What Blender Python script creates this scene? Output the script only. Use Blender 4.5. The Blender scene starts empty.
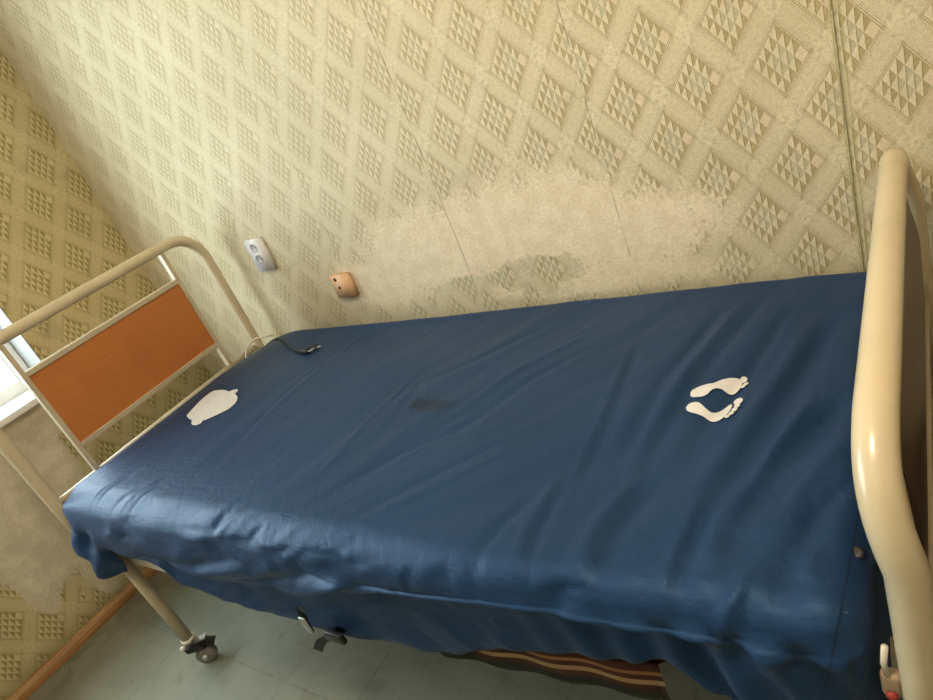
import bpy, bmesh, math, random
from mathutils import Vector, Matrix, noise
random.seed(4)
S = bpy.context.scene
COL = S.collection
PI = math.pi
FOLDS= [[-11,15,[[1.971,0.198],[1.92,0.429],[1.846,0.752]]],[5,12,[[1.933,0.193],[1.887,0.429],[1.819,0.738]]],[-6,10,[[1.887,0.156],[1.844,0.385],[1.794,0.572]]],[-12,14,[[2.007,0.431],[1.95,0.566],[1.896,0.757]]],[6,8,[[1.957,0.443],[1.914,0.575],[1.883,0.737]]],[5,9,[[2.011,0.537],[1.961,0.662],[1.939,0.769]]],[-6,11,[[2.023,0.618],[1.983,0.713],[1.967,0.811]]],[7,14,[[1.951,0.573],[1.922,0.667],[1.916,0.774]]],[-6,12,[[1.835,0.107],[1.78,0.319],[1.742,0.497],[1.732,0.69]]],[-5,11,[[1.758,0.142],[1.701,0.41],[1.686,0.639]]],[4,9,[[1.797,0.108],[1.741,0.349],[1.713,0.576]]],[4,7,[[1.601,0.262],[1.62,0.514],[1.621,0.73]]],[-4,14,[[1.609,0.232],[1.633,0.485],[1.636,0.701]]],[-5,10,[[1.618,0.652],[1.611,0.778],[1.626,0.87]]],[4,9,[[1.598,0.654],[1.594,0.78],[1.611,0.87]]],[-5,9,[[1.578,0.685],[1.544,0.779],[1.534,0.827],[1.533,0.894]]],[-8,14,[[1.776,0.637],[1.733,0.755],[1.73,0.87]]],[7,12,[[1.733,0.642],[1.705,0.759],[1.707,0.87]]],[-8,14,[[1.848,0.715],[1.838,0.757],[1.834,0.87]]],[8,9,[[1.838,0.697],[1.829,0.763],[1.823,0.87]]],[8,14,[[1.886,0.631],[1.869,0.748],[1.867,0.831]]],[-9,9,[[1.718,0.87],[1.691,0.87],[1.652,0.89]]],[3,8,[[1.499,0.178],[1.36,0.328],[1.258,0.524]]],[-3,10,[[1.539,0.224],[1.408,0.375],[1.314,0.57],[1.272,0.663]]],[-3,10,[[1.371,0.116],[1.224,0.278],[1.102,0.376],[1.127,0.579]]],[3,8,[[1.063,0.319],[1.042,0.512],[1.057,0.712]]],[-3,8,[[1.351,0.505],[1.217,0.622],[1.136,0.733]]],[2.5,8,[[0.666,0.041],[0.645,0.361],[0.672,0.659]]],[-3,9,[[0.648,0.126],[0.629,0.431],[0.677,0.714]]],[-3,8,[[1.454,0.564],[1.337,0.685],[1.224,0.805]]],[3,7,[[1.488,0.576],[1.371,0.7],[1.27,0.796]]],[-5,7,[[1.011,0.836],[0.97,0.87]]],[5,6,[[1.059,0.87],[1.002,0.87]]],[-6,7,[[1.122,0.87],[1.026,0.889]]],[6,6,[[1.128,0.87],[0.993,0.923]]],[-10,9,[[0.772,0.998],[1.114,0.916],[1.233,0.888],[1.336,0.87]]],[9,9,[[0.744,1.036],[0.972,0.987],[1.177,0.929],[1.34,0.87]]],[-6,8,[[1.137,0.951],[1.259,0.915],[1.366,0.889]]],[-6,5,[[1.412,0.87],[1.36,0.903]]],[5,5,[[1.401,0.87],[1.35,0.902]]],[-4,6,[[1.26,0.87],[1.153,0.87],[1.073,0.906]]],[4,6,[[1.266,0.87],[1.247,0.87]]],[4,6,[[0.27,0.87],[0.293,0.814],[0.33,0.751]]],[-5,6,[[0.31,0.87],[0.326,0.811],[0.361,0.741]]],[-5,7,[[0.397,0.87],[0.427,0.829],[0.477,0.772]]],[4,6,[[0.438,0.87],[0.469,0.824],[0.513,0.758]]],[-4,6,[[0.484,0.87],[0.511,0.82],[0.545,0.747]]],[-5,7,[[0.732,0.87],[0.845,0.87],[0.876,0.812]]],[5,7,[[0.703,0.89],[0.865,0.87],[0.91,0.825]]],[-6,8,[[0.688,0.931],[0.868,0.885],[1.003,0.87]]],[-9,10,[[0.499,0.978],[0.729,0.949],[0.959,0.894]]],[8,9,[[0.48,1.015],[0.698,0.979],[0.918,0.93]]],[-5,5,[[0.278,0.928],[0.408,0.893],[0.528,0.87]]],[-5,5,[[0.369,0.94],[0.497,0.891]]],[4,4,[[0.309,0.933],[0.446,0.89]]],[-6,6,[[0.058,0.914],[0.09,0.953],[0.18,0.975]]],[-6,12,[[1.437,0.894],[1.494,0.87]]],[7,8,[[1.927,0.798],[1.915,0.839],[1.902,0.87],[1.882,0.918]]],[-5,11,[[1.927,0.827],[1.92,0.87],[1.898,0.912]]],[5,7,[[1.988,0.87],[1.956,0.885],[1.913,0.932]]],[-5,9,[[1.981,0.87],[1.951,0.893],[1.924,0.925]]],[5,7,[[2.01,0.87],[1.964,0.893],[1.915,0.941]]],[-4,8,[[2.001,0.87],[1.959,0.909]]],[-6,14,[[1.961,0.766],[1.96,0.87]]],[6,12,[[1.985,0.761],[1.978,0.822]]]]
FOOT1= [(1.7617, -0.432), (1.7606, -0.4202), (1.7673, -0.4115), (1.7834, -0.406), (1.7966, -0.4034), (1.8067, -0.3949), (1.8174, -0.3893), (1.8268, -0.3861), (1.835, -0.3862), (1.8399, -0.3902), (1.8419, -0.402), (1.8388, -0.4163), (1.8341, -0.4261), (1.8281, -0.4288), (1.8211, -0.4259), (1.8133, -0.42), (1.8047, -0.4183), (1.7971, -0.4225), (1.7929, -0.4339), (1.786, -0.441), (1.776, -0.4417), (1.7668, -0.4393)]
FOOT2= [(1.7628, -0.469), (1.765, -0.4606), (1.7709, -0.4567), (1.7811, -0.457), (1.7896, -0.4648), (1.7983, -0.4743), (1.8078, -0.481), (1.8169, -0.4782), (1.8248, -0.4701), (1.8323, -0.4593), (1.8365, -0.4607), (1.8377, -0.4714), (1.8356, -0.4847), (1.8313, -0.4952), (1.8253, -0.5043), (1.8179, -0.5065), (1.8094, -0.5034), (1.7997, -0.4957), (1.7868, -0.4893), (1.774, -0.484), (1.7665, -0.4773)]
HEADP= [(0.2751, -0.5108), (0.2608, -0.4766), (0.2468, -0.4335), (0.2457, -0.4075), (0.2495, -0.3891), (0.2784, -0.3818), (0.313, -0.3837), (0.3432, -0.3911), (0.3536, -0.3826), (0.3776, -0.3811), (0.3887, -0.3947), (0.3876, -0.4022), (0.4188, -0.4177), (0.4391, -0.4327), (0.4529, -0.4545), (0.4546, -0.4781), (0.4426, -0.4922), (0.4197, -0.5134), (0.4027, -0.5275), (0.3913, -0.5324), (0.3982, -0.5414), (0.3889, -0.5516), (0.3679, -0.5513), (0.3445, -0.5417), (0.3354, -0.5312), (0.3104, -0.5246)]
TOES= [[(1.848, -0.3845), (1.8478, -0.39), (1.8456, -0.3939), (1.8421, -0.3948), (1.8387, -0.3922), (1.8367, -0.3873), (1.8369, -0.3817), (1.8391, -0.3778), (1.8427, -0.3769), (1.846, -0.3795)], [(1.8526, -0.3982), (1.8521, -0.4011), (1.8501, -0.4034), (1.8473, -0.4041), (1.8446, -0.403), (1.8433, -0.4004), (1.8437, -0.3975), (1.8457, -0.3952), (1.8486, -0.3945), (1.8512, -0.3956)], [(1.848, -0.4055), (1.8477, -0.408), (1.8461, -0.41), (1.8438, -0.4105), (1.8417, -0.4095), (1.8406, -0.4073), (1.8409, -0.4048), (1.8425, -0.4028), (1.8448, -0.4023), (1.8469, -0.4033)], [(1.8529, -0.4514), (1.8525, -0.4575), (1.8494, -0.462), (1.8448, -0.4633), (1.8404, -0.4608), (1.8379, -0.4554), (1.8383, -0.4492), (1.8414, -0.4447), (1.8461, -0.4434), (1.8505, -0.446)], [(1.851, -0.4653), (1.8508, -0.4693), (1.8488, -0.4723), (1.8459, -0.4731), (1.8431, -0.4714), (1.8415, -0.4679), (1.8417, -0.4639), (1.8437, -0.4609), (1.8466, -0.4601), (1.8494, -0.4618)], [(1.8486, -0.4764), (1.8484, -0.4801), (1.8464, -0.4828), (1.8435, -0.4836), (1.8407, -0.4822), (1.8392, -0.479), (1.8394, -0.4754), (1.8414, -0.4726), (1.8444, -0.4718), (1.8471, -0.4733)], [(1.8452, -0.4865), (1.845, -0.4899), (1.8431, -0.4925), (1.8404, -0.4933), (1.8378, -0.4919), (1.8364, -0.489), (1.8366, -0.4855), (1.8385, -0.4829), (1.8412, -0.4821), (1.8438, -0.4835)], [(1.84, -0.495), (1.8397, -0.4979), (1.838, -0.5001), (1.8354, -0.5009), (1.8331, -0.4998), (1.8317, -0.4973), (1.832, -0.4943), (1.8337, -0.492), (1.8363, -0.4913), (1.8387, -0.4924)]]

# ------------------------------------------------------------------ node helpers
class N:
    """a tiny expression wrapper round shader math nodes"""
    nt = None
    def __init__(s, v): s.v = v
    @staticmethod
    def m(op, *a, clamp=False):
        n = N.nt.nodes.new('ShaderNodeMath'); n.operation = op; n.use_clamp = clamp
        for i, x in enumerate(a):
            if isinstance(x, N): N.nt.links.new(x.v, n.inputs[i])
            else: n.inputs[i].default_value = x
        return N(n.outputs[0])
    def __add__(s, o): return N.m('ADD', s, o)
    __radd__ = __add__
    def __sub__(s, o): return N.m('SUBTRACT', s, o)
    def __rsub__(s, o): return N.m('SUBTRACT', o, s)
    def __mul__(s, o): return N.m('MULTIPLY', s, o)
    __rmul__ = __mul__
    def __truediv__(s, o): return N.m('DIVIDE', s, o)
    def __gt__(s, o): return N.m('GREATER_THAN', s, o)
    def __lt__(s, o): return N.m('LESS_THAN', s, o)
    def fr(s): return N.m('FRACT', s)
    def ab(s): return N.m('ABSOLUTE', s)
    def mn(s, o): return N.m('MINIMUM', s, o)
    def mx(s, o): return N.m('MAXIMUM', s, o)
    def pw(s, o): return N.m('POWER', s, o)
    def cl(s): return N.m('ADD', s, 0.0, clamp=True)
def sstep(x, a, b):
    n = N.nt.nodes.new('ShaderNodeMapRange'); n.interpolation_type = 'SMOOTHSTEP'
    N.nt.links.new(x.v, n.inputs[0]); n.inputs[1].default_value = a; n.inputs[2].default_value = b
    return N(n.outputs[0])
def noi(vec, scale, detail=3, rough=.5, dist=0.0):
    n = N.nt.nodes.new('ShaderNodeTexNoise')
    n.inputs['Scale'].default_value = scale; n.inputs['Detail'].default_value = detail
    n.inputs['Roughness'].default_value = rough; n.inputs['Distortion'].default_value = dist
    N.nt.links.new(vec, n.inputs['Vector'])
    return N(n.outputs[0])
def mix(f, a, b, mode='MIX'):
    n = N.nt.nodes.new('ShaderNodeMix'); n.data_type = 'RGBA'; n.blend_type = mode
    if isinstance(f, N): N.nt.links.new(f.v, n.inputs[0])
    else: n.inputs[0].default_value = f
    for k, x in ((6, a), (7, b)):
        if isinstance(x, tuple): n.inputs[k].default_value = (*x, 1)
        else: N.nt.links.new(x, n.inputs[k])
    return n.outputs[2]
def comb(x, y, z):
    n = N.nt.nodes.new('ShaderNodeCombineXYZ')
    for i, a in enumerate((x, y, z)):
        if isinstance(a, N): N.nt.links.new(a.v, n.inputs[i])
        else: n.inputs[i].default_value = a
    return n.outputs[0]
def newmat(name, coord='Object'):
    m = bpy.data.materials.new(name); m.use_nodes = True
    N.nt = m.node_tree
    bs = m.node_tree.nodes['Principled BSDF']
    tc = m.node_tree.nodes.new('ShaderNodeTexCoord')
    sep = m.node_tree.nodes.new('ShaderNodeSeparateXYZ')
    m.node_tree.links.new(tc.outputs[coord], sep.inputs[0])
    return m, bs, tc.outputs[coord], N(sep.outputs[0]), N(sep.outputs[1]), N(sep.outputs[2])
def setbs(bs, **k):
    for a, b in k.items():
        a = a.replace('_', ' ')
        if isinstance(b, N): N.nt.links.new(b.v, bs.inputs[a])
        elif hasattr(b, 'is_output'): N.nt.links.new(b, bs.inputs[a])
        elif isinstance(b, tuple) and len(b) == 3: bs.inputs[a].default_value = (*b, 1)
        else: bs.inputs[a].default_value = b
def bump(bs, h, strength, dist):
    n = N.nt.nodes.new('ShaderNodeBump'); n.inputs['Strength'].default_value = strength
    n.inputs['Distance'].default_value = dist
    N.nt.links.new(h.v, n.inputs['Height']); N.nt.links.new(n.outputs[0], bs.inputs['Normal'])
def paint(name, col, rough=.5, var=.12, scale=30, spec=.5, bumpd=.0003, metal=0, sheen=0):
    m, bs, v, x, y, z = newmat(name)
    n1 = noi(v, scale, 4); n2 = noi(v, scale * .2, 3)
    f = sstep(n1 * .5 + n2 * .5, .3, .7)
    c = mix(f, tuple(k * (1 - var) for k in col), tuple(min(1, k * (1 + var)) for k in col))
    setbs(bs, Base_Color=c, Roughness=rough, Metallic=metal)
    bs.inputs['Specular IOR Level'].default_value = spec
    if bumpd: bump(bs, n1, .4, bumpd)
    return m

# ------------------------------------------------------------------ wallpaper
def wallpaper(name, back):
    m, bs, v, x, y, z = newmat(name)
    h = x if back else y
    p, q = (.1537, .2043) if back else (.172, .235)
    if back:
        # vertical strips of paper, each hung with its own pattern offset
        s0 = s0c = None
        k = (h - 2.600) / .4809
        so = 0.38 + (k < 0) * (.63 - .38) + (k < -1) * (.86 - .63) + (k < -2) * (.99 - .86) + (k < -3) * (.96 - .99) + (k < -4) * (.93 - .96)
        to = 0.70 + (k < 0) * (.01 - .70) + (k < -1) * (.74 - .01) + (k < -2) * (.97 - .74) + (k < -3) * (.35 - .97) + (k < -4) * (.18 - .35)
        sd = (((k + .5).fr()) - .5).ab() * .4809        # metres from nearest seam
    else:
        so, to = .53, .08
        k = (h + .93) / .4809
        so = .53 + (k < 0) * .30; to = .08 + (k < 0) * .62
        sd = (((k + .5).fr()) - .5).ab() * .4809
    s = h / p + z / q - so; t = h / p - z / q - to
    wob = (noi(v, 9, 2) - .5) * .03
    s = s + wob; t = t + wob * .6
    fs, ft = s.fr(), t.fr()
    ds, dt = fs.mn(1 - fs), ft.mn(1 - ft)
    hb = .195
    inner = (ds > hb) * (dt > hb)
    u, w = (fs - hb) / (1 - 2 * hb), (ft - hb) / (1 - 2 * hb)
    a, b = (u * 4).fr(), (w * 4).fr()
    tri = sstep(a + b, .98, 1.12) * sstep(a, .04, .14) * sstep(1 - b * .55 - a * .1, .30, .42)
    corner = (u > .75) * (w > .75)
    cen = (u > .25) * (u < .75) * (w > .25) * (w < .75)
    pink = corner
    tri = tri * inner * (1 - corner)
    def lines(d, other):
        r = (d / .029).fr()
        l = 1 - sstep((r - .5).ab(), .14, .36)
        amp = .26 + (d > .105) * .22 + (d > .155) * .34
        edge = (d < hb) * (other > hb * .74)
        return l * amp * edge
    ln = lines(ds, dt).mx(lines(dt, ds))
    cross = (ds < hb) * (dt < hb)
    cn = sstep(noi(v, 95, 2), .50, .62) * cross * .5
    speck = noi(v, 420, 2, .6)
    big = noi(v, 3.0, 3)
    grime = noi(v, 14, 4, .6, .4)
    # colours
    base = mix(sstep(big, .3, .7), (.645, .560, .372), (.720, .630, .435)) if back else mix(sstep(big, .3, .7), (.57, .48, .255), (.65, .555, .315))  # left wall's backlit olive tone is put into its darker base
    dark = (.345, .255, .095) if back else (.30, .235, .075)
    blue = (.40, .365, .235)
    fadek = sstep(h, .9, 2.3) if back else 0.0  # pattern weaker towards the window, the wash of grazing light put into colour
    c = mix(pink * inner * (fadek * .45), base, (.70, .54, .37))
    tc = mix(cen * (fadek * .8), dark, blue)
    fk = .32 + .68 * fadek if back else 1.1
    c = mix(tri * (.46 + .28 * fadek if back else .85), c, tc)
    c = mix(cen * inner * (fadek * .22), c, (.58, .54, .38))
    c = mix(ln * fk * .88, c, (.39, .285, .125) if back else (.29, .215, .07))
    c = mix(cn * fk, c, (.47, .40, .25))
    c = mix(sstep(grime, .52, .8) * .35, c, (.46, .40, .22))
    # worn patches with shapes of their own
    def ell(cx, cz, rx, rz):
        dx = (h - cx) / rx; dz = (z - cz) / rz
        return 1 - (dx * dx + dz * dz).pw(.5)
    nn = (noi(v, 9, 6, .7) - .5) * 1.5 + (noi(v, 110, 4, .75) - .5) * 2.2
    if back:
        e = ell(1.86, .955, .42, .17).mx(ell(1.52, .93, .34, .17)).mx(ell(2.12, .90, .30, .12)).mx(ell(1.30, .86, .26, .11)).mx(ell(2.0, .79, .42, .06))
        e = e - (ell(1.86, .815, .16, .07) + (noi(v, 28, 4, .7) - .5) * 1.3).mx(0) * 1.5 - (ell(1.60, .80, .12, .05) + (noi(v, 31, 4, .7) - .5) * 1.3).mx(0) * 1.2
        pm = sstep(e + nn * .50, -.05, .42)
        c = mix(pm * .93, c, mix(sstep(noi(v, 24, 4), .35, .7), (.80, .665, .46), (.88, .755, .56)))
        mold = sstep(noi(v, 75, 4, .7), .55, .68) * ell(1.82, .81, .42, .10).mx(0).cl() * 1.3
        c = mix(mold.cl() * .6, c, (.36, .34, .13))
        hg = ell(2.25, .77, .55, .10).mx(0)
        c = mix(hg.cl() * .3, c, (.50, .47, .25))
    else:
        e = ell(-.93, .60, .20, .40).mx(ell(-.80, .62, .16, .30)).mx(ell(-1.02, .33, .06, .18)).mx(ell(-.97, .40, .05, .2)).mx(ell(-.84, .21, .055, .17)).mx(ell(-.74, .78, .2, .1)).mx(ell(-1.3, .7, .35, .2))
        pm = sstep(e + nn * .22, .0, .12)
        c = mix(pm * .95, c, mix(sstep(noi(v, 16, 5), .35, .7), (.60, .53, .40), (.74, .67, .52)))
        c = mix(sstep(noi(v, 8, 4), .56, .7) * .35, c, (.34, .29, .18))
        c = mix((1 - sstep(z, .03, .12)) * .5, c, (.22, .19, .10))  # olive shading just above the skirting, put into the colour
    # cracks of the seams
    sline = (1 - sstep(sd, .0006, .0020)) * sstep(noi(v, 9, 3), .46, .56) * (sstep(h, .7, 1.9) if back else 0.0)
    c = mix(sline * .7, c, (.22, .18, .08))
    if back:
        r0 = (h - 2.603)
        ras = (1 - sstep(r0.ab(), .0095, .011))
        rr = ((r0 + .0105) / .0070).fr()
        rl = (1 - sstep((rr - .5).ab(), .10, .25)) * ras
        c = mix(ras * .35, c, (.50, .46, .24))
        c = mix((1 - sstep((h - 2.6).ab(), .0007, .002)) * .8, c, (.16, .13, .05))
        c = mix(rl * .45, c, (.30, .26, .10))
    mot = noi(v, 130, 4, .75)
    c = mix(1.0, c, mix(sstep(speck, .25, .75), (.86, .86, .86), (1.12, 1.12, 1.12)), 'MULTIPLY')
    c = mix(1.0, c, mix(sstep(mot, .33, .67), (.90, .90, .89), (1.08, 1.08, 1.08)), 'MULTIPLY')
    keep = 1 - pm * .9
    hgt = (0 - tri * .8 - ln * .45 + cross * .15) * keep + speck * .35 + mot * .85 + pm * .3
    setbs(bs, Base_Color=c, Roughness=.62)
    bs.inputs['Specular IOR Level'].default_value = .35
    bump(bs, hgt, .8, .0022)
    return m

M = {}
M['wall_back'] = wallpaper('wallpaper_back', True)
M['wall_left'] = wallpaper('wallpaper_left', False)
M['reveal'] = paint('shaded_reveal', (.30, .295, .28), .8, .08, 14)  # shade on the reveal is put into this grey
M['plaster'] = paint('plain_plaster', (.46, .39, .28), .8, .1, 6)
M['ceiling'] = paint('whitewash', (.75, .73, .68), .9, .05, 5)
M['cream'] = paint('cream_enamel', (.575, .485, .32), .24, .06, 25, .55, .00012)
M['cream_dull'] = paint('cream_enamel_dull', (.50, .42, .29), .35, .10, 30, .5, .0002)
M['rail_light'] = paint('pale_edge_metal', (.72, .66, .55), .3, .06, 30)
M['white'] = paint('white_gloss_paint', (.80, .80, .77), .35, .05, 14)
M['plastic_white'] = paint('white_plastic', (.78, .76, .76), .28, .03, 30)
M['plastic_hole'] = paint('socket_recess', (.50, .49, .50), .4, .03, 30)
M['beige_plastic'] = paint('tan_plastic', (.74, .46, .26), .4, .08, 40)
M['black'] = paint('black_rubber', (.014, .014, .014), .45, .2, 60)
M['dark_hole'] = paint('dark_hole', (.03, .018, .01), .6, .1, 60)
M['zinc'] = paint('dull_zinc', (.50, .50, .48), .38, .15, 80, metal=.8)
M['grey_rubber'] = paint('dusty_grey_rubber', (.20, .19, .17), .7, .35, 70)
M['panel_shaded'] = paint('shaded_brown_laminate', (.045, .019, .010), .35, .15, 20)  # unlit outer face of the footboard panel, its shade put into the colour
M['dark_box'] = paint('near_black_brown', (.018, .014, .010), .6, .2, 20)
M['pinkish'] = paint('faded_tan_plastic', (.42, .31, .20), .5, .2, 40)
M['red'] = paint('red_plastic', (.45, .05, .04), .5, .2, 40)
M['print_white'] = paint('white_print', (.66, .64, .62), .5, .07, 70, .4, 0)
M['foam'] = paint('grey_foam', (.10, .10, .11), .9, .1, 40)

def laminate():
    m, bs, v, x, y, z = newmat('orange_laminate')
    g = noi(comb(x * 4, y * 3, z * 60), 3.0, 5, .6)
    g2 = noi(v, 9, 3)
    c = mix(sstep(g, .3, .75), (.47, .160, .034), (.52, .185, .044))
    c = mix(sstep(g2, .4, .75) * .25, c, (.33, .085, .022))
    setbs(bs, Base_Color=c, Roughness=.42); bs.inputs['Specular IOR Level'].default_value = .4
    bump(bs, g, .15, .0004)
    return m
M['orange'] = laminate()

def wood():
    m, bs, v, x, y, z = newmat('orange_brown_wood')
    g = noi(comb(x * 30, y * 2, z * 40), 2.5, 5, .6)
    c = mix(sstep(g, .3, .75), (.30, .14, .040), (.44, .235, .075))
    c = mix(sstep(noi(v, 18, 4, .7), .5, .75) * .55, c, (.16, .10, .05))
    setbs(bs, Base_Color=c, Roughness=.5)
    bump(bs, g, .4, .0015)
    return m
M['wood'] = wood()

def navy():
    m, bs, v, x, y, z = newmat('navy_coated_nylon')
    wv = noi(comb(x * 1.2, y * 6, z * 5), 16, 5, .62, .6)          # small creases
    wr = noi(comb(x * 5 + y * 2, y * 2.0, z * 5), 7, 5, .6, .8)
    fine = noi(v, 700, 2)
    c = mix(sstep(noi(v, 4, 4), .3, .7), (.0085, .0275, .078), (.0105, .0325, .090))
    c = mix(sstep(fine, .35, .7) * .35, c, (.014, .036, .082))
    # damp stain near the middle
    dx = (x - 1.185 + (y + .46) * .9) / .085; dy = (y + .458) / .030
    e = 1 - (dx * dx + dy * dy).pw(.5) + (noi(v, 30, 3) - .5) * .7
    c = mix(sstep(e, .05, .5) * .75, c, (.005, .009, .022))
    # stitched seam along the foot end
    ss = (x - 2.026 - (y + .74) * .06 + (.772 - z) * .22).ab()
    c = mix((1 - sstep(ss, .0009, .0022)) * .8, c, (.008, .014, .03))
    lint = sstep(noi(v, 230, 1), .77, .80)
    c = mix(lint * .5, c, (.15, .18, .2))
    setbs(bs, Base_Color=c, Roughness=.46 + fine * .08)
    bs.inputs['Specular IOR Level'].default_value = .48
    bs.inputs['Specular Tint'].default_value = (.32, .62, 1, 1)
    bs.inputs['Sheen Weight'].default_value = .03
    bs.inputs['Sheen Roughness'].default_value = .45
    bs.inputs['Sheen Tint'].default_value = (.45, .65, 1, 1)
    bump(bs, wv * .7 + wr * 1.0 + fine * .02, .30, .006)
    return m
M['navy'] = navy()

def floor_mat():
    m, bs, v, x, y, z = newmat('painted_floor')
    big = noi(v, 2.2, 4, .55, .3); mid = noi(v, 11, 5, .65, .5); fine = noi(v, 220, 2)
    c = mix(sstep(big, .35, .65), (.190, .205, .158), (.262, .268, .208))
    c = mix(sstep(mid, .52, .72) * .55, c, (.165, .150, .105))
    # sheets about 0.29 m wide laid across the bed
    jx = ((x - 1.095) / .287 + .5).fr()
    jd = (jx - .5).ab() * .287
    jy = (((y + .885) / .58 + .5).fr() - .5).ab() * .58
    jn = noi(v, 25, 3)
    c = mix((1 - sstep(jd.mn(jy), .001, .004)) * sstep(jn, .35, .55) * .38, c, (.09, .09, .065))
    # scuffs
    sc = noi(comb(x * 9 + y * 3, y * 2.4, 0), 7, 5, .7, 1.0)
    c = mix(sstep(sc, .62, .70) * .5, c, (.05, .045, .035))
    # dirty band by the window wall
    c = mix((1 - sstep(x, .04, .42)) * .75, c, mix(sstep(mid, .4, .6), (.125, .100, .055), (.21, .185, .125)))
    c = mix(sstep(fine, .6, .75) * .2, c, (.10, .10, .08))
    setbs(bs, Base_Color=c, Roughness=.42 + mid * .2)
    bump(bs, mid * .5 + fine * .1 + jn * .2, .3, .002)
    return m
M['floor'] = floor_mat()

def blanket_mat():
    m, bs, v, x, y, z = newmat('brown_striped_wool')
    # stripes run the length of the blanket; z is the height on its hanging face
    f = noi(v, 300, 2)
    c = mix(sstep(noi(v, 20, 3), .3, .7), (.090, .030, .016), (.125, .045, .022))
    z = z - (x - 1.45) * .11
    s1 = (1 - sstep((z - .5180).ab(), .003, .005))
    s2 = (1 - sstep((z - .4960).ab(), .004, .006))
    c = mix(s1, c, (.45, .22, .08)); c = mix(s2, c, (.55, .36, .16))
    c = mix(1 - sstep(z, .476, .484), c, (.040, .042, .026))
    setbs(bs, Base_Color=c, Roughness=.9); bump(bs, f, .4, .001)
    return m
M['blanket'] = blanket_mat()

def glass():
    m = bpy.data.materials.new('window_glass'); m.use_nodes = True
    nt = m.node_tree; nt.nodes.clear()
    o = nt.nodes.new('ShaderNodeOutputMaterial'); mx = nt.nodes.new('ShaderNodeMixShader')
    t = nt.nodes.new('ShaderNodeBsdfTransparent'); g = nt.nodes.new('ShaderNodeBsdfGlossy')
    g.inputs['Roughness'].default_value = .02; mx.inputs[0].default_value = .07
    nt.links.new(t.outputs[0], mx.inputs[1]); nt.links.new(g.outputs[0], mx.inputs[2]); nt.links.new(mx.outputs[0], o.inputs[0])
    return m
M['glass'] = glass()

# ------------------------------------------------------------------ mesh helpers
def link(name, bm, mat, parent=None, smooth=True, wn=False):
    me = bpy.data.meshes.new(name)
    bmesh.ops.recalc_face_normals(bm, faces=bm.faces[:])
    bm.to_mesh(me); bm.free()
    if smooth:
        for f in me.polygons: f.use_smooth = True
    o = bpy.data.objects.new(name, me); COL.objects.link(o)
    me.materials.append(mat)
    if parent: o.parent = parent
    if smooth and wn:
        md = o.modifiers.new('wn', 'WEIGHTED_NORMAL'); md.keep_sharp = True
    return o
def box(bm, x0, x1, y0, y1, z0, z1, bev=0.0, seg=2):
    vs = [bm.verts.new((x, y, z)) for x in (x0, x1) for y in (y0, y1) for z in (z0, z1)]
    idx = [(0, 1, 3, 2), (4, 6, 7, 5), (0, 4, 5, 1), (2, 3, 7, 6), (0, 2, 6, 4), (1, 5, 7, 3)]
    fs = [bm.faces.new([vs[i] for i in f]) for f in idx]
    if bev:
        es = list({e for f in fs for e in f.edges})
        bmesh.ops.bevel(bm, geom=es, offset=bev, segments=seg, affect='EDGES', profile=.5)
def tube(bm, pts, r, n=14, caps=True, rad=None):
    pts = [Vector(p) for p in pts]; rings = []
    t0 = (pts[1] - pts[0]).normalized()
    up = Vector((0, 0, 1)) if abs(t0.z) < .9 else Vector((1, 0, 0))
    nrm = (up - t0 * up.dot(t0)).normalized()
    for i, p in enumerate(pts):
        if i == 0: t = (pts[1] - p)
        elif i == len(pts) - 1: t = (p - pts[i - 1])
        else: t = (pts[i + 1] - pts[i - 1])
        t.normalize(); nrm = (nrm - t * nrm.dot(t)).normalized(); bi = t.cross(nrm)
        rr = rad[i] if rad else r
        rings.append([bm.verts.new(p + (nrm * math.cos(2 * PI * k / n) + bi * math.sin(2 * PI * k / n)) * rr) for k in range(n)])
    for a, b in zip(rings, rings[1:]):
        for k in range(n): bm.faces.new((a[k], a[(k + 1) % n], b[(k + 1) % n], b[k]))
    if caps:
        bm.faces.new(rings[0][::-1]); bm.faces.new(rings[-1])
def lathe(bm, axis_o, axis, prof, n=24):
    """prof: list of (distance along axis, radius)"""
    o = Vector(axis_o); a = Vector(axis).normalized()
    u = a.orthogonal().normalized(); w = a.cross(u); rings = []
    for h, r in prof:
        rings.append([bm.verts.new(o + a * h + (u * math.cos(2 * PI * k / n) + w * math.sin(2 * PI * k / n)) * max(r, 1e-4)) for k in range(n)])
    for p, q in zip(rings, rings[1:]):
        for k in range(n): bm.faces.new((p[k], p[(k + 1) % n], q[(k + 1) % n], q[k]))
    bm.faces.new(rings[0][::-1]); bm.faces.new(rings[-1])
def arc(c, r, a0, a1, n, plane):
    out = []
    for i in range(n + 1):
        a = a0 + (a1 - a0) * i / n
        out.append(plane(c, r * math.cos(a), r * math.sin(a)))
    return out
def empty(name, loc=(0, 0, 0), rz=0):
    o = bpy.data.objects.new(name, None); COL.objects.link(o); o.location = loc; o.rotation_euler = (0, 0, rz)
    o.empty_display_size = .05
    return o
def tag(o, label=None, cat=None, group=None, kind=None):
    if label: o['label'] = label
    if cat: o['category'] = cat
    if group: o['group'] = group
    if kind: o['kind'] = kind
    return o
def catmull(pts, sub=8):
    P = [Vector(p) for p in pts]; P = [P[0] * 2 - P[1]] + P + [P[-1] * 2 - P[-2]]; out = []
    for i in range(1, len(P) - 2):
        for k in range(sub):
            t = k / sub; a, b, c, d = P[i - 1:i + 3]
            out.append(.5 * ((2 * b) + (c - a) * t + (2 * a - 5 * b + 4 * c - d) * t * t + (3 * b - a - 3 * c + d) * t ** 3))
    out.append(P[-2]); return out

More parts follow.
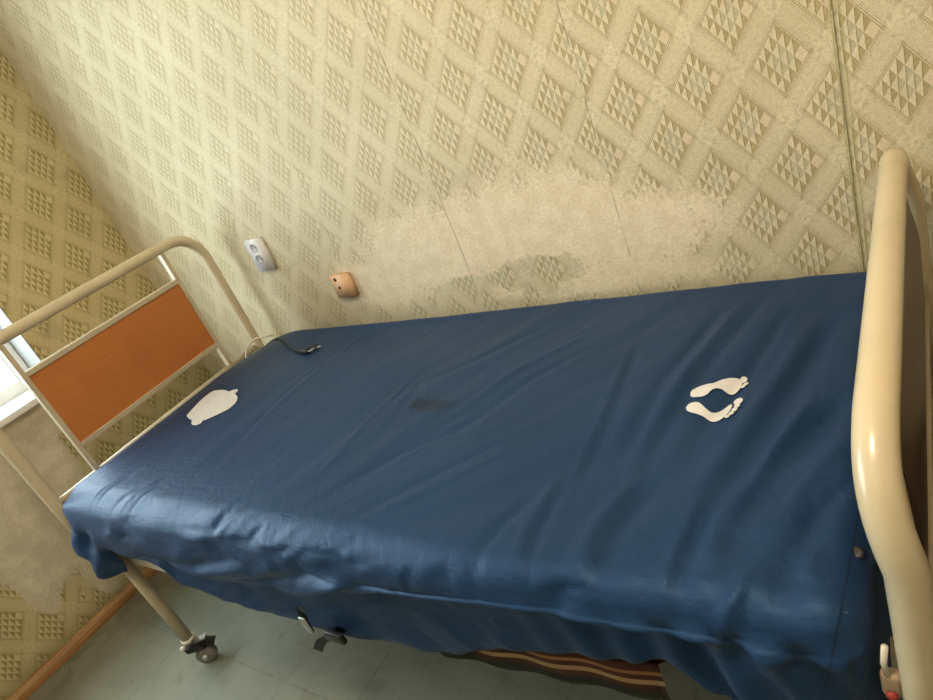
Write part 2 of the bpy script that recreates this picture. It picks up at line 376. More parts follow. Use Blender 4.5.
# ------------------------------------------------------------------ room
RX, RY, RZ = 4.1, -3.3, 2.55
WY0, WY1, WZ0, WZ1 = -2.25, -.535, .865, 2.15          # window opening in the left wall
def struct(o): return tag(o, kind='structure')
def wall_grid(name, mat, boxes):
    bm = bmesh.new()
    for b in boxes: box(bm, *b)
    return struct(link(name, bm, mat, smooth=False))
wall_grid('wall_back', M['wall_back'], [(-.25, RX + .1, 0, .15, -.1, RZ + .1)])
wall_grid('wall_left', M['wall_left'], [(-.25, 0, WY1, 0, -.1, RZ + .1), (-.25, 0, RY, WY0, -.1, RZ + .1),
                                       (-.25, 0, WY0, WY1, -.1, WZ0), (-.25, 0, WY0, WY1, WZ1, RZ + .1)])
wall_grid('wall_right', M['plaster'], [(RX, RX + .1, RY, 0, -.1, RZ + .1)])
wall_grid('wall_front', M['plaster'], [(-.25, RX + .1, RY - .1, RY, -.1, RZ + .1)])
wall_grid('floor', M['floor'], [(0, RX, RY, 0, -.08, 0)])
wall_grid('ceiling', M['ceiling'], [(0, RX, RY, 0, RZ, RZ + .1)])
# skirting: a low rounded wooden strip
def skirting(name, a, b, inward):
    bm = bmesh.new(); a = Vector(a); b = Vector(b); n = Vector(inward)
    prof = [(0, 0), (.030, 0), (.031, .012), (.026, .026), (.014, .036), (.010, .040), (0, .042)]
    r = [[bm.verts.new(p + n * d + Vector((0, 0, h))) for d, h in prof] for p in (a, b)]
    k = len(prof)
    for i in range(k): bm.faces.new((r[0][i], r[0][(i + 1) % k], r[1][(i + 1) % k], r[1][i]))
    bm.faces.new(r[0][::-1]); bm.faces.new(r[1])
    return struct(link(name, bm, M['wood'], smooth=False))
skirting('baseboard_left', (0.0005, RY, 0.0005), (0.0005, -.032, 0.0005), (1, 0, 0))
skirting('baseboard_back', (0.032, -.0005, 0.0005), (RX, -.0005, 0.0005), (0, -1, 0))

# window, its reveal in a grey that carries the shade
win = struct(empty('window_1', (0, 0, 0)))
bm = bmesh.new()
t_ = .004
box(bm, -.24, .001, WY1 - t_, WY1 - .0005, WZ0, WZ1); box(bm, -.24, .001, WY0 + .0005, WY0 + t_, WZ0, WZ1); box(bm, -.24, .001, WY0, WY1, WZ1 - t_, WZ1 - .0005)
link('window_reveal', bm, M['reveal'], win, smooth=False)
bm = bmesh.new()
fx0, fx1 = -.200, -.150
box(bm, fx0, fx1, WY1 - .065, WY1 - .005, WZ0, WZ1, .004); box(bm, fx0, fx1, WY0 + .005, WY0 + .065, WZ0, WZ1, .004)
box(bm, fx0, fx1, WY0 + .06, WY1 - .06, WZ0, WZ0 + .06, .004); box(bm, fx0, fx1, WY0 + .06, WY1 - .06, WZ1 - .065, WZ1 - .005, .004)
ym = (WY0 + WY1) / 2 - .1
box(bm, fx0 + .003, fx1 + .003, ym - .04, ym + .04, WZ0 + .05, WZ1 - .05, .004)
link('window_frame', bm, M['white'], win, smooth=False)
bm = bmesh.new(); box(bm, -.177, -.173, WY0 + .05, WY1 - .05, WZ0 + .05, WZ1 - .05)
link('window_pane', bm, M['glass'], win, smooth=False)
bm = bmesh.new(); box(bm, -.150, .045, WY0 - .05, WY1 - .075, WZ0 - .012, WZ0 + .014, .005); box(bm, -.150, -.001, WY1 - .08, WY1 - .005, WZ0 - .01, WZ0 + .013, .003)
link('window_sill', bm, M['white'], win, smooth=False)

# ------------------------------------------------------------------ bed (frame local: x along the bed, y=0 far post, y=-.86 near post)
BX, BY, YAW = .6036, -.079, .0190
LEN, W = 2.0855, -.8595
bed = empty('hospital_bed', (BX, BY, 0), YAW)
tag(bed, 'beige tubular metal hospital bed with orange headboard panel, standing against the papered wall', 'bed')

def end_frame(name, x, zt, lean, pz0, pz1, panel_mat, bar_mat, side):
    r, R = (.0185 if lean == 0 else .020), .105
    X = x
    bm = bmesh.new()
    pts = [(x, 0, .50), (x, 0, .7), (x, 0, zt - R - .02)]
    pts += [(x, -R + R * math.cos(a), zt - R + R * math.sin(a)) for a in [PI / 2 * k / 12 for k in range(13)]]
    pts += [(x, W * .3, zt), (x, W * .7, zt)]
    pts += [(x, W + R - R * math.sin(a), zt - R + R * math.cos(a)) for a in [PI / 2 * k / 12 for k in range(13)]]
    pts += [(x, W, zt - R - .02), (x, W, .7), (x, W, .50)]
    def lx_(z):
        t = max(0, min(1, (z - (zt - .16)) / .15)); return -lean * t * t * (3 - 2 * t)
    pts = [(a + lx_(h), b, h) for a, b, h in pts]
    tube(bm, pts, r, 20)
    o = link(name, bm, M['cream'], bed)
    ya, yb = (-.154, -.7055) if lean == 0 else (-.10, -.765)
    # flat bars that carry the panel
    for yy in (ya + .008, yb - .008):
        bm = bmesh.new(); box(bm, x - .011, x + .011, yy - .0075, yy + .0075, .70 if lean == 0 else .712, zt - .012, .0015)
        for v_ in bm.verts: v_.co.x += lx_(v_.co.z)
        link('support_bar', bm, bar_mat, o, smooth=False)
    bm = bmesh.new()
    zr = .710 if lean == 0 else .712
    tube(bm, [(x, -.012, zr), (x, W + .012, zr)], .012, 12)
    link('cross_rail', bm, bar_mat, o)
    tr = .016 if lean == 0 else .007
    for z0, z1 in ((pz1, pz1 + tr), (pz0 - tr, pz0)):
        bm = bmesh.new(); box(bm, x - .012, x + .012, yb - .001, ya + .001, z0, z1, .0015)
        for v_ in bm.verts: v_.co.x += lx_(v_.co.z)
        link('panel_trim', bm, bar_mat, o, smooth=False)
    bm = bmesh.new(); box(bm, x - .007, x + .007, yb, ya, pz0, pz1)
    if lean:
        for k in range(1, 12):
            bmesh.ops.bisect_plane(bm, geom=bm.verts[:] + bm.edges[:] + bm.faces[:], plane_co=(0, 0, pz0 + (pz1 - pz0) * k / 12), plane_no=(0, 0, 1))
        for v_ in bm.verts: v_.co.x += lx_(v_.co.z)
    link('panel', bm, panel_mat, o, smooth=False)
    return o
hb = end_frame('headboard', 0, 1.190, 0, .819, 1.062, M['orange'], M['cream_dull'], 1)
fb = end_frame('footboard', LEN + .006, 1.003, .021, .735, .972, M['panel_shaded'], M['cream_dull'], -1)
# long side rails and sprung deck
for yy in (-.150, W + .150):
    bm = bmesh.new(); box(bm, .030, LEN - .030, yy - .016, yy + .016, .515, .560, .004)
    link('side_rail', bm, M['cream_dull'], bed, smooth=False)
bm = bmesh.new()
for k in range(17):
    xx = .10 + k * (LEN - .2) / 16
    box(bm, xx - .02, xx + .02, W + .080, -.070, .565, .577, .003)
link('deck', bm, M['cream_dull'], bed, smooth=False)
for k, xx in enumerate((.10, LEN - .10)):
    bm = bmesh.new(); tube(bm, [(xx, -.02, .520), (xx, W + .0155, .520)], .016, 12)
    link('cross_member', bm, M['cream_dull'], bed)
def leg(x, y, spin):
    bm = bmesh.new(); tube(bm, [(x, y, .56), (x, y, .30), (x, y, .118)], .0185, 18)
    o = link('leg', bm, M['cream_dull'], bed)
    bm = bmesh.new(); lathe(bm, (x, y, .118), (0, 0, -1), [(-.006, .0185), (-.006, .0225), (.004, .0225), (.006, .018)], 20)
    link('collar', bm, M['rail_light'], o)
    c, s = math.cos(spin), math.sin(spin)
    def P(a, b, h): return (x + a * c - b * s, y + a * s + b * c, h)
    bm = bmesh.new(); lathe(bm, (x, y, .113), (0, 0, -1), [(0, .009), (.02, .009)], 12)
    link('caster_stem', bm, M['zinc'], o)
    bm = bmesh.new()
    # fork: crown and two cheeks, with a foot lever
    def slab(corners, b0, b1):
        lo = [bm.verts.new(P(a, b0, h)) for a, h in corners]; hi = [bm.verts.new(P(a, b1, h)) for a, h in corners]
        n = len(corners); bm.faces.new(lo[::-1]); bm.faces.new(hi)
        for i in range(n): bm.faces.new((lo[i], lo[(i + 1) % n], hi[(i + 1) % n], hi[i]))
    slab([(-.022, .094), (-.020, .076), (.042, .070), (.030, .094)], -.022, .022)
    for b0, b1 in ((.0185, .022),):
        slab([(-.020, .082), (.012, .026), (.034, .026), (.042, .050), (.042, .082)], b0, b1)
    slab([(.030, .092), (.030, .084), (.066, .066), (.070, .072)], -.016, .016)
    link('caster_fork', bm, M['black'], o, smooth=False)
    bm = bmesh.new()
    slab([(.010, .099), (.012, .095), (.050, .096), (.052, .103)], -.010, .012)
    link('brake_lever', bm, M['zinc'], o, smooth=False)
    bm = bmesh.new()
    ctr = P(.018, 0, .034)
    ax = (-s, c, 0)
    lathe(bm, Vector(ctr) - Vector(ax) * .015, ax, [(0, .014), (.0, .026), (.003, .0325), (.015, .0338), (.027, .0325), (.030, .026), (.030, .014)], 30)
    link('wheel', bm, M['grey_rubber'], o)
    bm = bmesh.new(); lathe(bm, Vector(ctr) - Vector(ax) * .026, ax, [(0, .006), (.002, .009), (.05, .009), (.052, .006)], 14)
    link('axle_cap', bm, M['zinc'], o)
    bm = bmesh.new(); lathe(bm, P(-.026, 0, .088), (-c, -s, 0.0), [(0, .004), (.006, .008), (.014, .008), (.018, .004)], 14)
    link('brake_knob', bm, M['rail_light'], o)
leg(.10, W + .0155, .70)
leg(.10, -.030, 2.4)
leg(LEN - .10, W + .0155, -.7)
leg(LEN - .10, -.030, 1.0)
# short cross plate on top of the near head leg
bm = bmesh.new(); box(bm, .020, .300, W + .030, W + .040, .452, .495, .003)
link('leg_plate', bm, M['rail_light'], bed)
# corner bracket at the near foot corner, seen between cover and post
bm = bmesh.new(); box(bm, 2.050, 2.072, W + .012, W + .028, .656, .694, .006, 3)
br = link('corner_bracket', bm, M['pinkish'], bed)
bm = bmesh.new(); lathe(bm, (2.060, W + .012, .664), (0, -1, 0), [(0, .006), (.003, .006), (.005, .003)], 16)
link('bracket_button', bm, M['red'], br)
bm = bmesh.new(); tube(bm, [(2.058, W + .016, .690), (2.056, W + .014, .715), (2.059, W + .016, .742)], .0035, 8)
link('hook', bm, M['rail_light'], bed)

# ------------------------------------------------------------------ mattress in its navy cover
mat_root = empty('mattress', (BX, BY, 0), YAW)
tag(mat_root, 'mattress in a wrinkled navy blue nylon cover lying on the bed', 'mattress')
X0, X1, YF = .030, 2.046, -.010
YN = -.880
ZT = .772
def lerp(a, b, t): return a + (b - a) * t
def ss(x, a, b):
    t = max(0, min(1, (x - a) / (b - a))); return t * t * (3 - 2 * t)
def tab(x, T):
    if x <= T[0][0]: return T[0][1]
    for (a, va), (b, vb) in zip(T, T[1:]):
        if x <= b:
            t = (x - a) / (b - a); t = t * t * (3 - 2 * t); return lerp(va, vb, t)
    return T[-1][1]
YE = [(0, -.884), (.5, -.892), (1.1, -.888), (1.4, -.878), (1.7, -.868), (1.9, -.860), (2.06, -.855)]
ZE = [(0, .675), (.05, .640), (.15, .585), (.3, .590), (.5, .615), (.75, .592), (1.0, .625), (1.2, .662), (1.4, .696), (1.55, .716), (1.7, .728), (1.83, .730), (1.95, .70), (2.1, .69)]
ZH = [(0, .500), (.06, .485), (.12, .470), (.165, .475), (.195, .575), (.30, .560), (.41, .545), (.47, .490), (.7, .470), (.95, .466), (1.1, .462), (1.25, .458), (1.34, .472), (1.43, .508), (1.5, .538), (1.68, .573), (1.80, .604), (1.86, .57), (1.93, .42), (2.1, .36)]
YH = [(0, -.870), (.15, -.862), (.25, -.872), (.7, -.866), (1.0, -.858), (1.3, -.842), (1.5, -.838), (1.82, -.836), (1.92, -.862), (2.1, -.868)]
def warp_y(x, y):            # keeps the near edge on the curve the bed end pulls it to
    return y * lerp(1.0, tab(x, YE) / YN, ss(-y, .3, .8))
def sdf(x, y):
    # rounded rectangle, corner radii differ: far head corner is slack
    cx, cy = (X0 + X1) / 2, (YF + YN) / 2; hx, hy = (X1 - X0) / 2, (YF - YN) / 2
    rc = RC(x, y)
    qx, qy = abs(x - cx) - hx + rc, abs(y - cy) - hy + rc
    return math.hypot(max(qx, 0), max(qy, 0)) + min(max(qx, qy), 0) - rc
def RC(x, y):
    if x < 1: return .13 if y > -.44 else .07
    return .045
def RE(x, y):                # rounding radius of the upper edge
    cx, cy = (X0 + X1) / 2, (YF + YN) / 2
    wx = abs(x - cx) / ((X1 - X0) / 2); wy = (y - cy) / ((YF - YN) / 2)
    near = lerp(.080, .048, ss(x, 1.2, 1.65)); far = .030; head = .115; foot = .045
    a = lerp(near, far, ss(wy, -.5, .5)); b = head if x < cx else foot
    ex = (X1 - X0) / 2 - abs(x - cx); ey = (YF - YN) / 2 - abs(y - cy)
    k = ss(ex - ey, -.12, .12)
    return lerp(b, a, k)
FD = []
for amp, wid, pts in FOLDS:
    xs = [p[0] for p in pts]; ys = [p[1] for p in pts]; w = wid * .001
    big_ = max(ys) - min(ys) > .2
    amp *= (.95 if min(xs) > 1.55 else (.95 if min(xs) > 1 else .7)) if big_ else (.75 if max(xs) < .62 else 1.0)
    w *= 1.35 if big_ else 1.1
    FD.append((amp * .001, w, pts, min(xs) - 3 * w, max(xs) + 3 * w, min(ys) - 3 * w, max(ys) + 3 * w, sum(math.dist(a, b) for a, b in zip(pts, pts[1:]))))
def folds(x, v):
    h = 0
    for amp, w, pts, xa, xb, ya, yb, L in FD:
        if x < xa or x > xb or v < ya or v > yb: continue
        best = 9; bs_ = 0; acc = 0
        for (ax, ay), (bx, by) in zip(pts, pts[1:]):
            dx, dy = bx - ax, by - ay; l2 = dx * dx + dy * dy + 1e-9; l = math.sqrt(l2)
            t = max(0, min(1, ((x - ax) * dx + (v - ay) * dy) / l2))
            d = math.hypot(x - ax - dx * t, v - ay - dy * t)
            if d < best: best = d; bs_ = acc + t * l
            acc += l
        s = bs_ / max(L, 1e-6)
        ww = w * (.8 + .5 * s)
        h += amp * math.exp(-(best / ww) ** 2) * (ss(s, -.08, .22) if L > .3 else ss(s, -.15, .35)) * (.35 + .65 * ss(1 - s, 0, .25))
    return h
def vv(y, z):
    return -y if -y < .80 else .80 + math.hypot(-y - .80, (ZT - z) * ss(-y, .80, .84))
def base_noise(x, y, k=1.0):
    n = noise.noise(Vector((x * 1.6 + y * 1.2, y * 2.2, 3.1))) * .0035
    fe = .35 + .65 * ss(-y, .0, .15)
    # long soft pull lines running obliquely across the sheet
    k = .55 * math.exp(-((x - 1.3) / .5) ** 2) + .12
    u = x - y * k + 4.5 * max(0, -y - .68) ** 2 * (1 - ss(x, 1.1, 1.6))
    n += noise.noise(Vector((u * 9, y * 1.7, 7.7))) * lerp(.0045, .0065, ss(x, 1.2, 1.8))
    n += noise.noise(Vector((u * 21 + 3, y * 3.2, 2.2))) * lerp(.0006, .0022, ss(x, .6, 1.7))
    n += noise.noise(Vector((u * 40, y * 9, 1.7))) * .0007 * ss(x, .2, 1.3)
    return n * fe
def topz(x, y):
    """height of the cover above the floor, in the unwarped sheet"""
    d = max(0, -sdf(x, y)); R = RE(x, y)
    z = ZT - .006 * ss(abs(x - 1.1), .0, .9) * 0
    z -= .012 * math.exp(-((x - .85) / .45) ** 2) * ss(-y, .0, .06) * (1 - ss(-y, .1, .3))     # far edge sags a little
    if d < R: z -= R - math.sqrt(max(0, R * R - (R - d) ** 2))
    z -= .030 * (1 - ss(math.hypot(x - X0, y - YF), .0, .30))
    z -= .022 * (1 - ss(x, .03, .28)) * ss(d, 0, .04)
    return z
def surf(x, y):
    z = topz(x, y)
    d = max(0, -sdf(x, y))
    return z + folds(x, vv(y, z)) * ss(-y, .01, .13) + base_noise(x, y)

def perimeter(n):
    """points and outward normals of the rounded rectangle, counter-clockwise from the far head corner"""
    segs = []
    def corner(cx, cy, r, a0):
        return [('c', cx, cy, r, a0)]
    rFH, rNH, rNF, rFF = .13, .07, .045, .045
    path = []
    def line(ax, ay, bx, by, nx, ny, m):
        for i in range(m):
            t = i / m; path.append((lerp(ax, bx, t), lerp(ay, by, t), nx, ny, (1.66 if nx > 0 else .40) if nx else (lerp(.40, 1.66, t) if ny < 0 else lerp(1.66, .40, t))))
    def arcp(cx, cy, r, a0, m):
        for i in range(m):
            a = a0 + (PI / 2) * i / m; path.append((cx + r * math.cos(a), cy + r * math.sin(a), math.cos(a), math.sin(a), .40 if cx < 1 else 1.66))
    arcp(X0 + rFH, YF - rFH, rFH, PI / 2, 22)
    line(X0, YF - rFH, X0, YN + rNH, -1, 0, 80)
    arcp(X0 + rNH, YN + rNH, rNH, PI, 16)
    line(X0 + rNH, YN, X1 - rNF, YN, 0, -1, 300)
    arcp(X1 - rNF, YN + rNF, rNF, 1.5 * PI, 12)
    line(X1, YN + rNF, X1, YF - rFF, 1, 0, 80)
    arcp(X1 - rFF, YF - rFF, rFF, 0, 12)
    line(X1 - rFF, YF, X0 + rFH, YF, 0, 1, 300)
    return path
def build_cover():
    bm = bmesh.new(); P = perimeter(0); n = len(P)
    NT = 74
    ts = [1 - (1 - k / NT) ** 1.25 for k in range(NT + 1)]
    ts = [k / NT for k in range(NT + 1)]
    rings = []
    for t in ts:
        tt = t ** .82
        ring = []
        for (px, py, nx, ny, mx_) in P:
            my = -.44
            x, y = lerp(mx_, px, tt), lerp(my, py, tt)
            z0 = topz(x, y); d = max(0, -sdf(x, y)); R = RE(x, y)
            side = 1 - ss(d, 0, R)
            dsp = folds(x, vv(y, z0)) * ss(-y, .01, .13) + base_noise(x, y)
            ax = Vector((nx * side, ny * side, 1 - side * .95)).normalized()
            q = Vector((x, warp_y(x, y), z0)) + ax * dsp
            ring.append(q)
        rings.append(ring)
    # skirt
    NK = 34
    for k in range(1, NK + 1):
        w = k / NK; ring = []
        for (px, py, nx, ny, mx_) in P:
            zt = topz(px, py)
            nearw = max(0, -ny)              # 1 along the near side
            ye = tab(px, YE); ze = tab(px, ZE); zh = tab(px, ZH); yh = tab(px, YH)
            # near-side profile
            if ze > zt - .012: ze = zt - .012
            tuck = ss(px, .16, .26) * (1 - ss(px, 1.83, 1.91))
            f1 = .36
            if w < f1:
                zz = lerp(zt, ze, w / f1); off = .006 * math.sin(PI * w / f1)
            else:
                u = (w - f1) / (1 - f1)
                zz = lerp(ze, zh, u)
                off_t = -(abs(ye) - abs(yh)) * ss(u, 0, .16) - .012 * ss(u, 0, .14) * (1 - ss(u, .5, 1))
                off_s = (abs(yh) - abs(ye)) * ss(u, 0, 1)
                off = lerp(off_s, off_t, tuck)
            zother = lerp(zt, .50 + .012 * math.sin(px * 9 + py * 14), w)
            z = lerp(zother, zz, nearw ** .6 if nearw > 0 else 0)
            o = off * nearw
            v = .80 + math.hypot(.08, ZT - z)
            fd = folds(px, v) * nearw
            # gathers: fan of pleats where the sheet is pulled under
            g = 0
            if nearw > .3:
                e = ss(v, .86, .97)
                g += .0045 * e * math.sin(px * 62 + 5 * noise.noise(Vector((px * 3, v * 4, 0))) - v * 26) * ss(px, 1.35, 1.9)
                g += .006 * e * noise.noise(Vector((px * 9 - v * 9, v * 11, 5)))
                lf = math.exp(-((px - 1.93) / .12) ** 2)
                g += .010 * lf * math.sin((px - v * .55) * 75) * ss(v, .84, .92)
                hf = math.exp(-((px - .12) / .12) ** 2)
                g += .010 * hf * math.sin((px + v * .9) * 48) * ss(v, .9, .98)
            else:
                g += .004 * noise.noise(Vector((px * 7, py * 7, z * 5))) * ss(w, 0, .3)
                if nx < -.3: g += .004 * math.sin(py * 38 + z * 9) * ss(w, .3, .8) * .5
            # the loose corner at the head end sags outwards
            cw = math.exp(-(((px - .05) / .10) ** 2 + ((py + .86) / .13) ** 2))
            g += .052 * cw * ss(w, .15, .7)
            z -= .010 * cw * ss(w, .4, 1) * (1 - max(0, nearw) ** .6)
            if ny > .3: g = min(g, .004)
            dn = o + fd + g + base_noise(px, -v if nearw > .3 else py) * (1 - .0)
            if nx > .5: dn = min(dn, .003)
            x = px + nx * dn; y = warp_y(px, py) + ny * dn
            ring.append(Vector((x, y, z)))
        rings.append(ring)
    V = [[bm.verts.new(q) for q in r] for r in rings]
    for a, b in zip(V, V[1:]):
        for i in range(n):
            j = (i + 1) % n
            try: bm.faces.new((a[i], b[i], b[j], a[j]))
            except ValueError: pass
    bmesh.ops.remove_doubles(bm, verts=V[0], dist=.0004)
    return bm
cover = link('cover', build_cover(), M['navy'], mat_root)
tag(cover)
md = cover.modifiers.new('thick', 'SOLIDIFY'); md.thickness = .0018; md.offset = -1
# foam body inside
bm = bmesh.new(); box(bm, .085, 2.01, -.80, -.06, .585, .712, .03, 3)
link('foam_core', bm, M['foam'], mat_root)
def decal(name, polys, up=.0024):
    bm = bmesh.new()
    for poly in polys:
        xs = [p[0] for p in poly]; ys = [p[1] for p in poly]
        st = .0035
        cpts = catmull([(a, b, 0) for a, b in poly] + [(poly[0][0], poly[0][1], 0)], 3)[:-1] if len(poly) > 12 else [Vector((a, b, 0)) for a, b in poly]
        vs = [bm.verts.new((p.x, p.y, 0)) for p in cpts]
        f = bm.faces.new(vs)
        x = min(xs)
        geom = lambda: bm.verts[:] + bm.edges[:] + bm.faces[:]
        while x < max(xs):
            x += st * 1.7; bmesh.ops.bisect_plane(bm, geom=geom(), plane_co=(x, 0, 0), plane_no=(1, 0, 0))
        y = min(ys)
        while y < max(ys):
            y += st * 1.7; bmesh.ops.bisect_plane(bm, geom=geom(), plane_co=(0, y, 0), plane_no=(0, 1, 0))
    bmesh.ops.triangulate(bm, faces=bm.faces[:])
    for v in bm.verts:
        x, y = v.co.x, v.co.y
        # invert the small near-edge warp
        v.co = (x, warp_y(x, y), surf(x, y) + up)
    bmesh.ops.recalc_face_normals(bm, faces=bm.faces[:])
    return link(name, bm, M['print_white'], mat_root)
tag(decal('footprint', [FOOT1] + TOES[:3]), 'white printed bare footprint, the farther one')
tag(decal('footprint', [FOOT2] + TOES[3:]), 'white printed bare footprint, the nearer one with five toes')
tag(decal('head_print', [HEADP]), 'white printed outline of a head with ears')
# press stud near the foot end
sx, sy = 2.030, -.757
bm = bmesh.new(); lathe(bm, (sx, warp_y(sx, sy), surf(sx, sy) - .001), (0, -.25, 1), [(0, .0085), (.002, .0085), (.0035, .006), (.0035, .003)], 20)
link('press_stud', bm, M['black'], mat_root)
# strap and buckle at the near side
bm = bmesh.new()
for (y0, z0, y1, z1) in ((-.886, .575, -.889, .495),):
    pts = [(1.040, -.893, .590), (1.036, -.897, .565), (1.028, -.897, .535), (1.020, -.893, .508)]
    for w0, w1 in ((-.012, .012),):
        a = [bm.verts.new((p[0] + w0, p[1], p[2])) for p in pts]; b = [bm.verts.new((p[0] + w1, p[1] + .002, p[2])) for p in pts]
        for i in range(3): bm.faces.new((a[i], b[i], b[i + 1], a[i + 1]))
r_ = bmesh.ops.solidify(bm, geom=bm.faces[:], thickness=.003)
strap = link('strap', bm, M['black'], mat_root)
bm = bmesh.new(); box(bm, 1.024, 1.044, -.903, -.898, .515, .562, .002)
link('buckle', bm, M['zinc'], strap)
bm = bmesh.new()
pts = catmull([(1.075, -.862, .490), (1.05, -.872, .470), (1.015, -.874, .452), (.97, -.872, .420), (.925, -.868, .372)], 5)
a = [bm.verts.new(p + Vector((-.011, 0, .006))) for p in pts]; b = [bm.verts.new(p + Vector((.009, .004, -.006))) for p in pts]
for i in range(len(pts) - 1): bm.faces.new((a[i], b[i], b[i + 1], a[i + 1]))
bmesh.ops.solidify(bm, geom=bm.faces[:], thickness=.003)
box(bm, 1.03, 1.085, -.882, -.868, .462, .492, .004)
link('strap', bm, M['black'], mat_root)

# ------------------------------------------------------------------ striped blanket under the mattress, hanging from the near rail
bm = bmesh.new()
path = [(-.60, .551), (-.72, .551), (-.805, .550), (-.826, .540), (-.829, .52), (-.828, .50), (-.830, .48), (-.828, .462), (-.824, .447)]
nx = 40; rows = []
for (yy, zz) in path:
    rows.append([bm.verts.new((1.30 + (1.765 - 1.30) * i / nx, yy + .003 * math.sin(i * .55 + zz * 9), zz + (.11 * (1.30 + .465 * i / nx - 1.45) if zz < .545 else 0))) for i in range(nx + 1)])
for a, b in zip(rows, rows[1:]):
    for i in range(nx): bm.faces.new((a[i], a[i + 1], b[i + 1], b[i]))
bmesh.ops.solidify(bm, geom=bm.faces[:], thickness=.012)
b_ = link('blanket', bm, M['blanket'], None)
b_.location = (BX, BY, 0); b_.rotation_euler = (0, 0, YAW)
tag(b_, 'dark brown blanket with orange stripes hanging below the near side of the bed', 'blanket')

# ------------------------------------------------------------------ cords on the cover
def on(x, y, up=.003): return (x, warp_y(x, y), surf(x, y) + up)
cord = empty('power_cord', (BX, BY, 0), YAW)
tag(cord, 'thin black cord ending in a small black plug on the blue cover', 'cord')
bm = bmesh.new()
pts = [on(.185, -.050), on(.24, -.072), on(.309, -.106), on(.37, -.142), on(.44, -.174), on(.48, -.187)]
tube(bm, catmull(pts, 6), .0026, 8)
link('cable', bm, M['black'], cord)
bm = bmesh.new()
a = Vector(on(.475, -.187, .009)); b = Vector(on(.520, -.186, .009)); d = (b - a)
lathe(bm, a, d, [(0, .004), (.006, .007), (.02, .010), (.038, .011), (.045, .009)], 14)
c = Vector(on(.515, -.170, .009)); lathe(bm, c, (.6, .5, 0), [(0, .006), (.012, .008), (.024, .006)], 12)
plug = link('plug', bm, M['black'], cord)
for dx, dy in ((.0, -.006), (.0, .006), (.016, .018)):
    bm = bmesh.new(); s0 = Vector(on(.522 + dx, -.186 + dy, .009)); lathe(bm, s0, (1, .25, .05), [(0, .0025), (.015, .0025), (.017, .001)], 8)
    link('pin', bm, M['zinc'], plug)
bm = bmesh.new()
pts = [(.115, -.120, .735), (.098, -.085, .752), (.108, -.055, .770), (.14, -.035, .768), (.178, -.040, .765), (.20, -.052, .766)]
pts = [(.060, -.125, .690), (.062, -.095, .742), (.085, -.060, .765), (.120, -.035, .762), (.165, -.036, .7655), (.195, -.050, .772)]
tube(bm, catmull(pts, 6), .0035, 8)
wc = link('white_cord', bm, M['rail_light'], None)
wc.location = (BX, BY, 0); wc.rotation_euler = (0, 0, YAW)
tag(wc, 'thin whitish cord looping over the far head corner of the mattress cover', 'cord')

# ------------------------------------------------------------------ sockets
def plate(cx, cz, w, h, d, lean, mat):
    bm = bmesh.new()
    c, s = math.cos(lean), math.sin(lean)
    fr = [(-w / 2, -h / 2), (w / 2, -h / 2), (w / 2, h / 2), (-w / 2, h / 2)]
    def R(a, b): return (cx + a * c - b * s, cz + a * s + b * c)
    v0 = []; v1 = []
    for a, b in fr:
        x, z = R(a, b); v0.append(bm.verts.new((x, -.0005, z)))
        x, z = R(a * .94, b * .96); v1.append(bm.verts.new((x, -d, z)))
    bm.faces.new(v0); bm.faces.new(v1[::-1])
    for i in range(4): bm.faces.new((v0[i], v0[(i + 1) % 4], v1[(i + 1) % 4], v1[i]))
    bmesh.ops.bevel(bm, geom=[e for e in bm.edges if min(e.verts[0].co.y, e.verts[1].co.y) < -d * .9 or abs(e.verts[0].co.y - e.verts[1].co.y) > d * .5], offset=.004, segments=3, affect='EDGES')
    return bm, R
so = empty('wall_socket', (0, 0, 0))
so.location = (.800, 0, 1.030)
tag(so, 'white plastic double power socket on the wallpaper above the bed head', 'socket')
bm, Rr = plate(0, .002, .090, .126, .020, -.03, 'w')
link('cover_plate', bm, M['plastic_white'], so)
for dz in (.032, -.010):
    x, z = Rr(0, dz)
    bm = bmesh.new(); lathe(bm, (x, -.0195, z), (0, -1, 0), [(0, .0165), (.003, .0165), (.0032, .0140), (.0012, .0135)], 28)
    rr = link('socket_face', bm, M['plastic_hole'], so)
    bm = bmesh.new()
    for dx in (-.0095, .0095): lathe(bm, (x + dx, -.0200, z), (0, -1, 0), [(0, .0018), (.0008, .0018)], 12)
    link('pin_hole', bm, M['black'], rr)
s2 = empty('wall_socket', (1.129, 0, .872))
tag(s2, 'tan brown plastic single outlet with dark holes, on the wallpaper nearer the bare patch', 'socket')
bm, Rr = plate(0, 0, .086, .086, .024, -.02, 'w')
link('cover_plate', bm, M['beige_plastic'], s2)
for a, b, r in ((-.012, .030, .0062), (-.008, .000, .0052)):
    x, z = Rr(a, b)
    bm = bmesh.new(); lathe(bm, (x, -.0236, z), (0, -1, 0), [(0, r), (.0012, r), (.0014, r * .5)], 16)
    link('hole', bm, M['dark_hole'], s2)

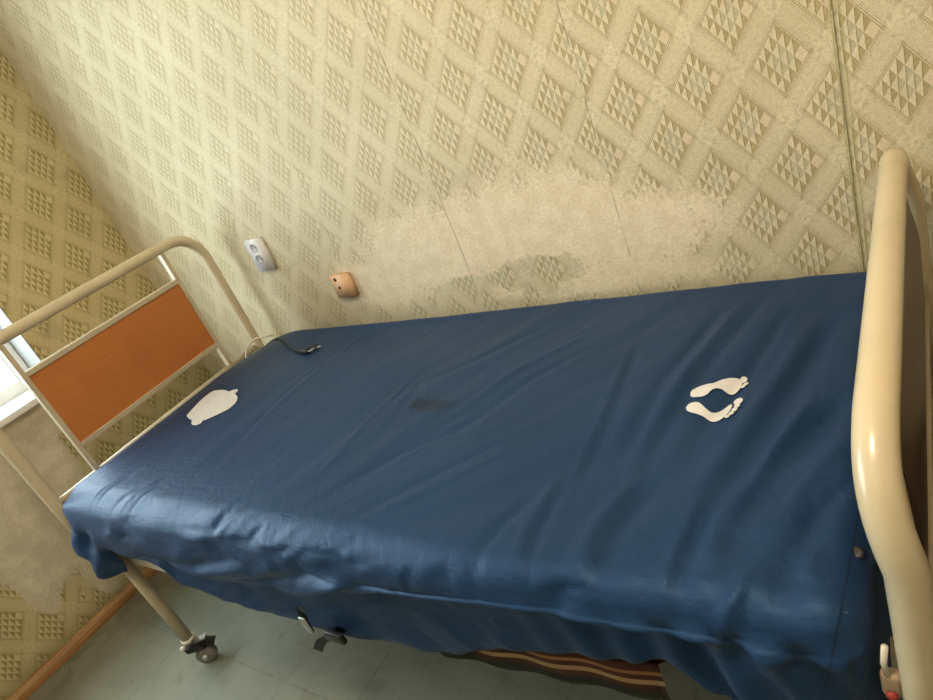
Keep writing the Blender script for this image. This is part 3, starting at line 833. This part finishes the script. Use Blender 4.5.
# ------------------------------------------------------------------ dark low box put in for the dark area behind the foot end
cb = empty('low_box', (2.950, -.37, 0))
tag(cb, 'dark low box put in for the dark area just beyond the foot of the bed', 'box')
bm = bmesh.new(); box(bm, -.225, .30, -.40, .29, .003, .395, .006); link('body', bm, M['dark_box'], cb, smooth=False)
bm = bmesh.new(); box(bm, -.232, .31, -.41, .295, .396, .420, .005); link('lid', bm, M['dark_box'], cb, smooth=False)

# ------------------------------------------------------------------ light
def area(name, loc, rot, sx, sy, power, col):
    l = bpy.data.lights.new(name, 'AREA'); l.shape = 'RECTANGLE'; l.size = sx; l.size_y = sy; l.energy = power; l.color = col
    o = bpy.data.objects.new(name, l); COL.objects.link(o); o.location = loc; o.rotation_euler = rot
    return o
area('daylight', (-.225, (WY0 + WY1) / 2, (WZ0 + WZ1) / 2), (0, -PI / 2, 0), WZ1 - WZ0 + .1, WY1 - WY0 + .1, 74, (.79, .97, 1.0))
lp = bpy.data.lights.new('warm_fill', 'POINT'); lp.energy = 52; lp.color = (1, .83, .62); lp.shadow_soft_size = .12  # unseen warm fill added overhead to brighten the wall
lo = bpy.data.objects.new('warm_fill', lp); COL.objects.link(lo); lo.location = (2.42, -1.25, 2.38)
w = bpy.data.worlds.new('World'); S.world = w; w.use_nodes = True
bg = w.node_tree.nodes['Background']; bg.inputs[0].default_value = (.85, .93, 1, 1); bg.inputs[1].default_value = 2.5

# ------------------------------------------------------------------ camera
cd = bpy.data.cameras.new('camera'); cam = bpy.data.objects.new('camera', cd); COL.objects.link(cam)
cd.sensor_fit = 'HORIZONTAL'; cd.sensor_width = 36; cd.lens = 655.7358 / 933 * 36; cd.clip_start = .02
r = [(0.7943572559, 0.48746644, -0.36245416), (-0.03988660848, -0.553536195, -0.83186942), (-0.6061399248, 0.67525858, -0.4202621)]
r = [Vector(a).normalized() for a in r]
Mx = Matrix((( r[0][0], -r[1][0], -r[2][0], 2.76061), (r[0][1], -r[1][1], -r[2][1], -1.39794), (r[0][2], -r[1][2], -r[2][2], 1.46047), (0, 0, 0, 1)))
cam.matrix_world = Mx
S.camera = cam
S.view_settings.view_transform = 'Standard'; S.view_settings.look = 'None'; S.view_settings.gamma = 1
S.view_settings.use_curve_mapping = False
S.view_settings.exposure = 0.04
